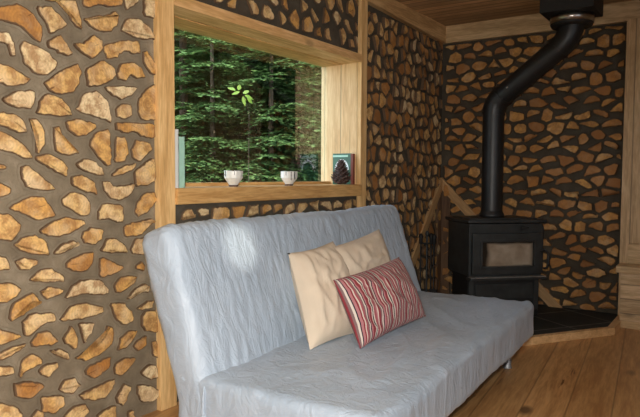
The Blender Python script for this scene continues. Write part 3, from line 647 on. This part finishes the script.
# fire tools
fx, fy = 0.115, -0.53
t = thing('fire_tool_stand', 'black iron stand holding the fire tools in the corner', 'tool stand', (fx, fy, hz))
mb = MB(); mb.lathe([(0, 0), (.085, 0), (.09, .012), (.03, .02), (.012, .03), (0, .03)], (0, 0, 0), 'iron', 24); mb.build('base', t)
mb = MB(); mb.tube([(0, 0, .02), (0, 0, .56)], .008, 'iron', 10); mb.build('pole', t)
mb = MB(); mb.tube([(-.055, 0, .50), (.055, 0, .50)], .006, 'iron', 8); mb.tube([(0, -.055, .50), (0, .055, .50)], .006, 'iron', 8)
mb.lathe([(0, 0), (.014, .01), (.018, .025), (.01, .045), (0, .05)], (0, 0, .555), 'iron', 12); mb.build('hook_ring', t)
def tool(name, label, dx, dy, head):
    q = thing(name, label, 'fire tool', (fx+dx, fy+dy, hz), 0)
    z0 = 0.12 if head != 'poker' else 0.04
    mb = MB(); mb.tube([(0, 0, z0), (0, 0, .50)], .006, 'iron_matt', 8); mb.build('shaft', q)
    mb = MB(); mb.lathe([(.006, 0), (.014, .01), (.015, .05), (.02, .065), (.012, .085), (0, .09)], (0, 0, .49), 'iron_matt', 12); mb.build('handle', q)
    mb = MB()
    if head == 'shovel': mb.box((-.045, -.004, 0.02), (.045, .004, .13), 'iron_matt', .002); mb.box((-.045, -.02, 0.02), (-.041, .004, .13), 'iron_matt'); mb.box((.041, -.02, .02), (.045, .004, .13), 'iron_matt')
    elif head == 'brush':
        mb.box((-.03, -.012, .10), (.03, .012, .13), 'iron_matt', .003)
        for i in range(12):
            for j in range(4): mb.tube([(-.026+i*.0047, -.009+j*.006, .10), (-.03+i*.0055, -.011+j*.007, .02)], .002, 'iron_matt', 4)
    else: mb.tube([(0, 0, .04), (0, .0, .02), (.02, 0, .05), (.035, 0, .05)], [.006, .005, .004, .002], 'iron_matt', 8)
    mb.build(head if head != 'poker' else 'hook_tip', q)
tool('hearth_shovel', 'black iron hearth shovel hanging on the left of the stand', -.045, -.02, 'shovel')
tool('hearth_brush', 'black hearth brush hanging on the right of the stand', .062, .0, 'brush')
tool('fire_poker', 'thin black fire poker hanging at the back of the stand', .01, .06, 'poker')

# ------------------------------------------------------------------ bench on the right
BY = -0.2555
t = thing('built_in_bench', 'light pine built-in bench boxed in boards beside the hearth', 'bench', (1.51, BY, 0))
mb = MB(); mb.box((0, 0, 0), (1.4, 0.15, .40), 'panel', .003); mb.build('bench_box', t)
mb = MB(); mb.box((-.03, -.03, .40), (1.42, 0.155, .45), 'pine_x', .006); mb.build('bench_top', t)
mb = MB(); mb.box((.0, -.014, 0.0), (1.4, -.0005, .055), 'pine_x', .002); mb.build('base_board', t)
t = tag((lambda m: (m.box((XR+.062, -.135, .452), (XR+.60, -.101, .60), 'pine_x', .004), m.build('back_board'))[1])(MB()), 'pale board standing upright on the pine bench against the wall', 'board')

# ------------------------------------------------------------------ sofa
sx, sy, sr, SL, SD, hs, hb, bx, ST, zb = .5883, -1.6329, .0467, 1.9990, .6800, .379, .9170, .1774, .172, .1766
cs, sn = math.cos(sr), math.sin(sr)
# local frame: x = out from wall (b), y = along the sofa away from the far end (a) runs to -y
sofa = thing('sofa_bed', 'blue grey fabric click-clack sofa bed against the log wall', 'sofa', (sx, sy, 0), sr)
def sofaP(a, b, z): return Vector((sx+b*cs+a*sn, sy-a*cs+b*sn, z))
def slab(size, r, step, disp, M):
    """rounded cushion; size=(x,y,z); disp(p,n)->offset along n in local space"""
    dims = [max(4, int(s/step)) for s in size]; vs = {}; out = []; fs = []
    def vid(i, j, k):
        key = (i, j, k)
        if key not in vs:
            q = []
            for c, (n_, s) in zip(key, zip(dims, size)): q.append(-s/2+s*c/n_)
            p = Vector(q); inn = Vector([max(-s/2+r, min(s/2-r, c)) for c, s in zip(p, size)])
            d = p-inn
            if d.length > 1e-9: nn = d.normalized(); p = inn+nn*r
            else: nn = Vector((0, 0, 1))
            p = p+nn*disp(p, nn); vs[key] = len(out); out.append(M @ p)
        return vs[key]
    X, Y, Z = dims
    for i in range(X):
        for j in range(Y):
            fs.append((vid(i,j,Z), vid(i+1,j,Z), vid(i+1,j+1,Z), vid(i,j+1,Z))); fs.append((vid(i,j,0), vid(i,j+1,0), vid(i+1,j+1,0), vid(i+1,j,0)))
    for i in range(X):
        for k in range(Z):
            fs.append((vid(i,0,k), vid(i+1,0,k), vid(i+1,0,k+1), vid(i,0,k+1))); fs.append((vid(i,Y,k), vid(i,Y,k+1), vid(i+1,Y,k+1), vid(i+1,Y,k)))
    for j in range(Y):
        for k in range(Z):
            fs.append((vid(0,j,k), vid(0,j,k+1), vid(0,j+1,k+1), vid(0,j+1,k))); fs.append((vid(X,j,k), vid(X,j+1,k), vid(X,j+1,k+1), vid(X,j,k+1)))
    return out, fs
def nz(x, y, z): return noise.noise(Vector((x, y, z)))
def ridge(x, y, z): return 1-abs(nz(x, y, z))*2
# seat: x out, y along, z up
def seat_disp(p, n):
    q = p
    if n.z > 0.5: d = 0.010*nz(q.x*2.2, q.y*1.8, 1)+0.009*max(0, ridge(q.x*5+q.y*2.2, q.y*1.4-q.x, 3)-0.62)/0.38+0.006*max(0, ridge(q.x*16-q.y*3, q.y*3+q.x*3, 9)-.5)
    else: d = 0.007*nz(q.x*4, q.y*4, q.z*6)+0.005*max(0, ridge(q.y*14, q.x*14, q.z*3)-.4)
    return d
seat_w = SD+0.14
vs, fs = slab((seat_w, SL, hs-zb), 0.036, 0.014, seat_disp, Matrix.Translation(((SD-0.14)/2+0.0, -SL/2, (hs+zb)/2)))
mb = MB(); mb.add(vs, fs, 'fabric', True); mb.build('seat', sofa)
# backrest leaning back
th = math.atan2(bx, hb-hs); LB = math.hypot(bx, hb-hs); low = 0.20; HB = LB+low
# local: x=thickness outward (front +), y along, z up the slope
up = Vector((-math.sin(th), 0, math.cos(th))); fr = Vector((math.cos(th), 0, math.sin(th)))
cen = up*((LB-low)/2) - fr*(ST/2) + Vector((0, -SL/2, hs))
Mb = Matrix((fr, Vector((0, 1, 0)), up)).transposed().to_4x4(); Mb.translation = cen
def back_disp(p, n):
    q = p
    if abs(n.y) > 0.6: return 0.006*nz(q.x*8, 3, q.z*4)+0.006*max(0, ridge(q.x*7+q.z*5, 5, q.z*2)-.4)
    env = 0.6+0.4*nz(q.y*3, q.z*3, 4)
    d = 0.010*nz(q.y*2, q.z*2.5, 7)+env*0.007*max(0, ridge(q.y*17+nz(q.y*4, q.z*6, 2)*1.2, q.z*3.6, 5)-.45)/.55
    d += 0.005*max(0, ridge(q.y*34, q.z*9, 15)-.4)
    # sags a little near the crease
    return d
vs, fs = slab((ST, SL-0.004, HB), 0.05, 0.0125, back_disp, Mb)
mb = MB(); mb.add(vs, fs, 'fabric', True); mb.build('backrest', sofa)
mb = MB(); mb.tube([(.0, -SL+.006, hs-.02), (0.0, -SL-.003, hs-.06), (0.0, -SL-.004, zb+.02)], .006, 'fabric', 8)
mb.build('piping', sofa)
for a in (.077, SL-.12):
    for b in (.55, .03):
        mb = MB(); mb.lathe([(0, 0), (.024, 0), (.026, .006), (.022, .012), (.02, zb+.01), (0, zb+.01)], (b, -a, 0), 'chrome', 20); mb.build('leg', sofa)
mb = MB(); mb.box((-.05, -SL+.06, zb-.02), (SD-.08, -.06, zb+.03), 'iron_matt', .003); mb.build('base_frame', sofa)

# pillows
def pillow(name, label, P, Dir, Up, corners, thick, mat, seed, ear=0.045, piping=False):
    P, Dir, Up = Vector(P), Vector(Dir).normalized(), Vector(Up).normalized(); n = Dir.cross(Up).normalized()
    if n.dot(CAM-P) < 0: n = -n
    Cn = []
    for u, v in corners:
        d = ray(u, v); tt = (P-CAM).dot(n)/d.dot(n); Cn.append(CAM+d*tt)
    c = sum(Cn, Vector())/4; n_ = 36; t = thing(name, label, 'pillow', tuple(c))
    TL, TR_, BR, BL = Cn; vs = []; uv = []; fs = []
    for side in (1, -1):
        for j in range(n_+1):
            for i in range(n_+1):
                s, q = i/n_, j/n_; a, b = 2*s-1, 2*q-1
                s2 = 0.5+a/2*(1-ear*(1-b*b)); q2 = 0.5+b/2*(1-ear*1.3*(1-a*a))
                p = (TL*(1-s2)+TR_*s2)*(1-q2)+(BL*(1-s2)+BR*s2)*q2
                prof = ((1-abs(a)**2.2)*(1-abs(b)**2.2))**0.5
                w = 0.016*nz(s*3+seed, q*3, side)+0.020*max(0, ridge(s*4+q*1.5+seed, q*3.0-s*3.5, seed)-.5)+0.010*max(0, ridge(s*9-q*2+seed, q*4+s*4, seed+3)-.5)
                edge = min(1, 6*min(s, 1-s, q, 1-q))
                p = p+n*side*(thick*prof+w*edge*(1 if side > 0 else .3))+Vector((0, 0, -0.006*nz(s*4, seed, q*2)*edge))
                vs.append(p-c); uv.append((s, q))
    m_ = (n_+1)**2
    for sd in (0, 1):
        for j in range(n_):
            for i in range(n_):
                a = sd*m_+j*(n_+1)+i; f = (a, a+1, a+n_+2, a+n_+1); fs.append(f if sd else f[::-1])
    mb = MB(); mb.add(vs, fs, mat, True, uvs=uv); o = mb.build('pillow_cover', t)
    return t, [q-c for q in Cn], n
def sdir(a, b, z): v = sofaP(a, b, z)-sofaP(0, 0, 0); return v
bd = sdir(0, -bx, hb-hs)
pillow('throw_pillow', 'plain beige pillow at the back, right of the other beige one', sofaP(.4, .005, .60), sdir(-1, 0, 0), bd, [(324, 249), (379, 229), (400, 293), (344, 314)], .07, 'beige', 3)
t, cn, nn = pillow('throw_pillow', 'plain beige pillow leaning at the left with a small dark corner button', sofaP(1.43, .125, .40), sdir(-1, .14, 0), sdir(-.0, -.24, .34), [(288, 253), (333, 241), (368, 331), (310, 350)], .08, 'beige', 8)
mb = MB(); mb.lathe([(0, -.004), (.006, -.002), (.006, .002), (0, .004)], tuple(cn[0]+nn*.006+Vector((0, 0, -.006))), 'button', 10); mb.build('button', t)
pillow('striped_pillow', 'red, white and navy striped pillow propped in front of the beige pillows', sofaP(1.33, .285, .40), sdir(-1, .12, 0), sdir(0, -.20, .33), [(333, 280), (399, 257), (426, 316), (360, 349)], .075, 'stripe', 5)

# ------------------------------------------------------------------ outdoors
sbox('ground', (-40, -30, -0.9), (-0.35, 40, -0.6), 'ground')
GZ = -0.6
def fir_mesh(seed, H, R, mat):
    rn = random.Random(seed); fo = MB()
    z = 0.5
    while z < H-0.1:
        ln0 = R*(1-z/H)**0.8+0.12
        for k in range(rn.randint(7, 9)):
            a = rn.uniform(0, 2*PI); ln = ln0*rn.uniform(.65, 1.1); z1 = z+rn.uniform(-.12, .12)
            er = Vector((math.cos(a), math.sin(a), 0)); et = Vector((-math.sin(a), math.cos(a), 0))
            drp = rn.uniform(.18, .42)
            ax = lambda s: er*ln*s+Vector((0, 0, z1+ln*(0.10*s-drp*s*s+0.10*s**4)))
            m = max(4, int(ln/0.085))
            for i in range(1, m+1):
                s = i/m; base = ax(s)
                for sd in (-1, 1):
                    tl = (ln*0.42*(1-s)+0.10)*rn.uniform(.7, 1.2)
                    dr = (er*0.75+et*sd*rn.uniform(.7, 1.0)+Vector((0, 0, rn.uniform(-.35, .05)))).normalized()
                    if i == m: dr = (er+et*sd*.15).normalized()
                    mm = max(2, int(tl/0.06)); sdv = dr.cross(Vector((0, 0, 1))).normalized()
                    for j in range(mm):
                        p = base+dr*tl*(j/mm)-Vector((0, 0, 0.1*tl*(j/mm)**2)); tip = (j+1)/mm
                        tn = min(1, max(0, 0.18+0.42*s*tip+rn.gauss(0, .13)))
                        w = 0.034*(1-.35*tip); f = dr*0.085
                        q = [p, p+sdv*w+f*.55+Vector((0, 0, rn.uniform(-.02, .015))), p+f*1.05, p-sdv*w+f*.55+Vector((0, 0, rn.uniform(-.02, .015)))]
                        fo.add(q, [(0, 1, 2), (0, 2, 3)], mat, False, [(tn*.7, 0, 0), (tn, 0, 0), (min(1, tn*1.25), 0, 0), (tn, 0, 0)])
        z += 0.14+0.02*rn.random()
    tr = MB(); tr.tube([(0, 0, 0), (0.02, 0, H*.5), (0, 0, H)], [.012*H, .008*H, .01], 'bark', 10)
    return fo, tr
protos = []
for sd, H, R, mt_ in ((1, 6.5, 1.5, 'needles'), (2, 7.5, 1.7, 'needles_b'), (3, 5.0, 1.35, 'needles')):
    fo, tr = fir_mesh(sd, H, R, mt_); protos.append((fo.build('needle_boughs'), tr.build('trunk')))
def place_fir(k, x, y, rz, s, label, grp, first):
    t = thing('fir_tree', label, 'tree', (x, y, GZ), rz, grp); t.scale = (s, s, s)
    for p in protos[k]:
        if first: p.parent = t
        else: c = p.copy(); C.objects.link(c); c.parent = t
def dirpt(u, dist): 
    d = ray(u, 180); d.z = 0; d = d.normalized(); return CAM.x+d.x*dist, CAM.y+d.y*dist
spots = [(0, 183, 7.6, .92), (2, 212, 7.0, .8), (2, 272, 7.0, .8), (1, 250, 8.3, 1.0), (2, 296, 7.2, .95), (0, 330, 7.9, 1.0), (2, 222, 9.6, 1.2), (1, 176, 10.0, .95), (0, 272, 10.2, 1.15), (1, 312, 10.4, 1.2),
         (0, 205, 12.6, 1.25), (1, 238, 13.0, 1.35), (2, 262, 14.6, 1.5), (0, 290, 13.2, 1.5), (1, 325, 13.0, 1.4), (0, 370, 9.6, 1.1), (0, 130, 10.5, 1.1), (1, 60, 9.5, 1.0), (1, 420, 12, 1.2), (2, 150, 13.5, 1.4),
         (1, 215, 18, 1.4), (0, 248, 20.5, 1.6), (1, 280, 18, 1.4), (0, 308, 21, 1.6), (1, 345, 18, 1.4)]
desc = {0: 'green fir with bright drooping boughs', 1: 'taller blue green fir', 2: 'young fir with light green tips'}
used = set()
for i, (k, u, ds, s) in enumerate(spots):
    x, y = dirpt(u, ds)
    rw = lambda q: 0 if q < 9 else 1 if q < 11 else 2 if q < 16 else 3
    row = ('row nearest the glass', 'second row', 'third row', 'farthest row')[rw(ds)]
    rank = sum(1 for q in spots if rw(q[2]) == rw(ds) and q[1] < u)
    nth = ('first', 'second', 'third', 'fourth', 'fifth', 'sixth', 'seventh', 'eighth', 'ninth', 'tenth')[rank]
    place_fir(k, x, y, i*1.7, s, f'{desc[k]}, {nth} from the left in the {row}', 'fir trees outside the window', k not in used); used.add(k)
# bright leafy sapling
x, y = dirpt(243, 4.35); sap = thing('leafy_sapling', 'thin sapling with bright yellow green leaves just outside the window', 'sapling', (x, y, GZ))
zc = hit(243, 89, 1, y).z-GZ
mb = MB(); mb.tube([(0.05, 0.1, 0), (0.02, 0.03, zc*.5), (0.03, 0.03, zc-.16), (0, 0, zc-.03)], [.004, .003, .002, .001], 'bark', 6); mb.build('stem', sap)
mb = MB()
def leaf(p, d, ln, w, up):
    d = d.normalized(); s = d.cross(up).normalized(); pr = [(0, 0), (.15, .55), (.4, 1), (.7, .7), (1, 0)]
    vs = [p+d*ln*a+s*w*b-up*ln*.25*a*a for a, b in pr]+[p+d*ln*a-s*w*b-up*ln*.25*a*a for a, b in pr[1:-1]]
    mb.add(vs, [(0, 1, 5), (1, 2, 6, 5), (2, 3, 7, 6), (3, 4, 7)], 'leaf', False, [(random.random(), 0, 0)]*len(vs))
upn = Vector((.6, -.5, .6)).normalized()
R_, U_ = CR, Vector((0, 0, 1))
for q, d, ln in (((-.05, .0), (-1, .55), .065), ((-.02, -.01), (-.8, -.1), .06), ((0, -.02), (.9, .5), .055), ((.01, -.03), (1, -.35), .07), ((.0, -.04), (.3, -1), .06), ((-.03, 0), (.2, .9), .05), ((0.03, -.05), (.9, -.8), .05)):
    leaf(Vector((0, 0, zc-.01))+R_*q[0]+U_*q[1], R_*d[0]+U_*d[1], ln, .016, upn)
mb.build('leaves', sap)

# ------------------------------------------------------------------ light
w = bpy.data.worlds.new('sky'); bpy.context.scene.world = w; w.use_nodes = True; t = w.node_tree; bg = t.nodes['Background']
tc = N(t, 'ShaderNodeTexCoord'); sp = N(t, 'ShaderNodeSeparateXYZ'); L(t, tc.outputs['Generated'], sp.inputs[0])
L(t, ramp(t, sp.outputs[2], [(0.0, (0.75, 0.85, 0.95)), (0.5, (0.62, 0.78, 1.0))]), bg.inputs[0]); bg.inputs[1].default_value = 4.2
def lamp(name, typ, loc, energy, col, size=0.1, target=None, **kw):
    d = bpy.data.lights.new(name, typ); d.energy = energy; d.color = col
    if typ == 'AREA': d.shape = 'RECTANGLE'; d.size, d.size_y = size if isinstance(size, tuple) else (size, size)
    elif typ == 'SUN': d.angle = size
    else: d.shadow_soft_size = size
    for k, v in kw.items(): setattr(d, k, v)
    o = bpy.data.objects.new(name, d); C.objects.link(o); o.location = loc
    if target is not None: o.rotation_euler = (Vector(target)-Vector(loc)).to_track_quat('-Z', 'Y').to_euler()
    return o
lamp('sun_lamp', 'SUN', (5, -6, 12), 8.0, (1.0, .95, .82), math.radians(3), target=(-6, 0, 0))
lamp('flash_lamp', 'SPOT', tuple(CAM+CU*.07-CR*.05), 270, (1.0, .96, .90), 0.03, target=CAM+ray(120, 240), spot_size=math.radians(112), spot_blend=1.0)
lamp('window_light_right', 'AREA', (3.5, -3.0, 1.5), 12, (.86, .93, 1.0), (1.6, 1.0), target=(0, -2.2, 1.0))
lamp('room_fill', 'AREA', (1.9, -4.6, 2.33), 10, (1.0, .80, .55), (2.2, 2.2), target=(1.9, -4.6, 0))  # unseen area lamp added as warm ambient fill
lamp('glint_spot', 'SPOT', (3.3, -4.2, 1.9), 300, (1.0, .92, .76), 0.02, target=sofaP(1.625, -.141, .80), spot_size=math.radians(4.6), spot_blend=0.9)  # added unseen spot, lays the bright warm patch on the backrest
sc = bpy.context.scene
sc.view_settings.view_transform = 'Standard'; sc.view_settings.look = 'None'; sc.view_settings.exposure = 0; sc.view_settings.gamma = 1
sc.cycles.use_denoising = True; sc.cycles.max_bounces = 6; sc.cycles.transparent_max_bounces = 8
bpy.context.view_layer.update()
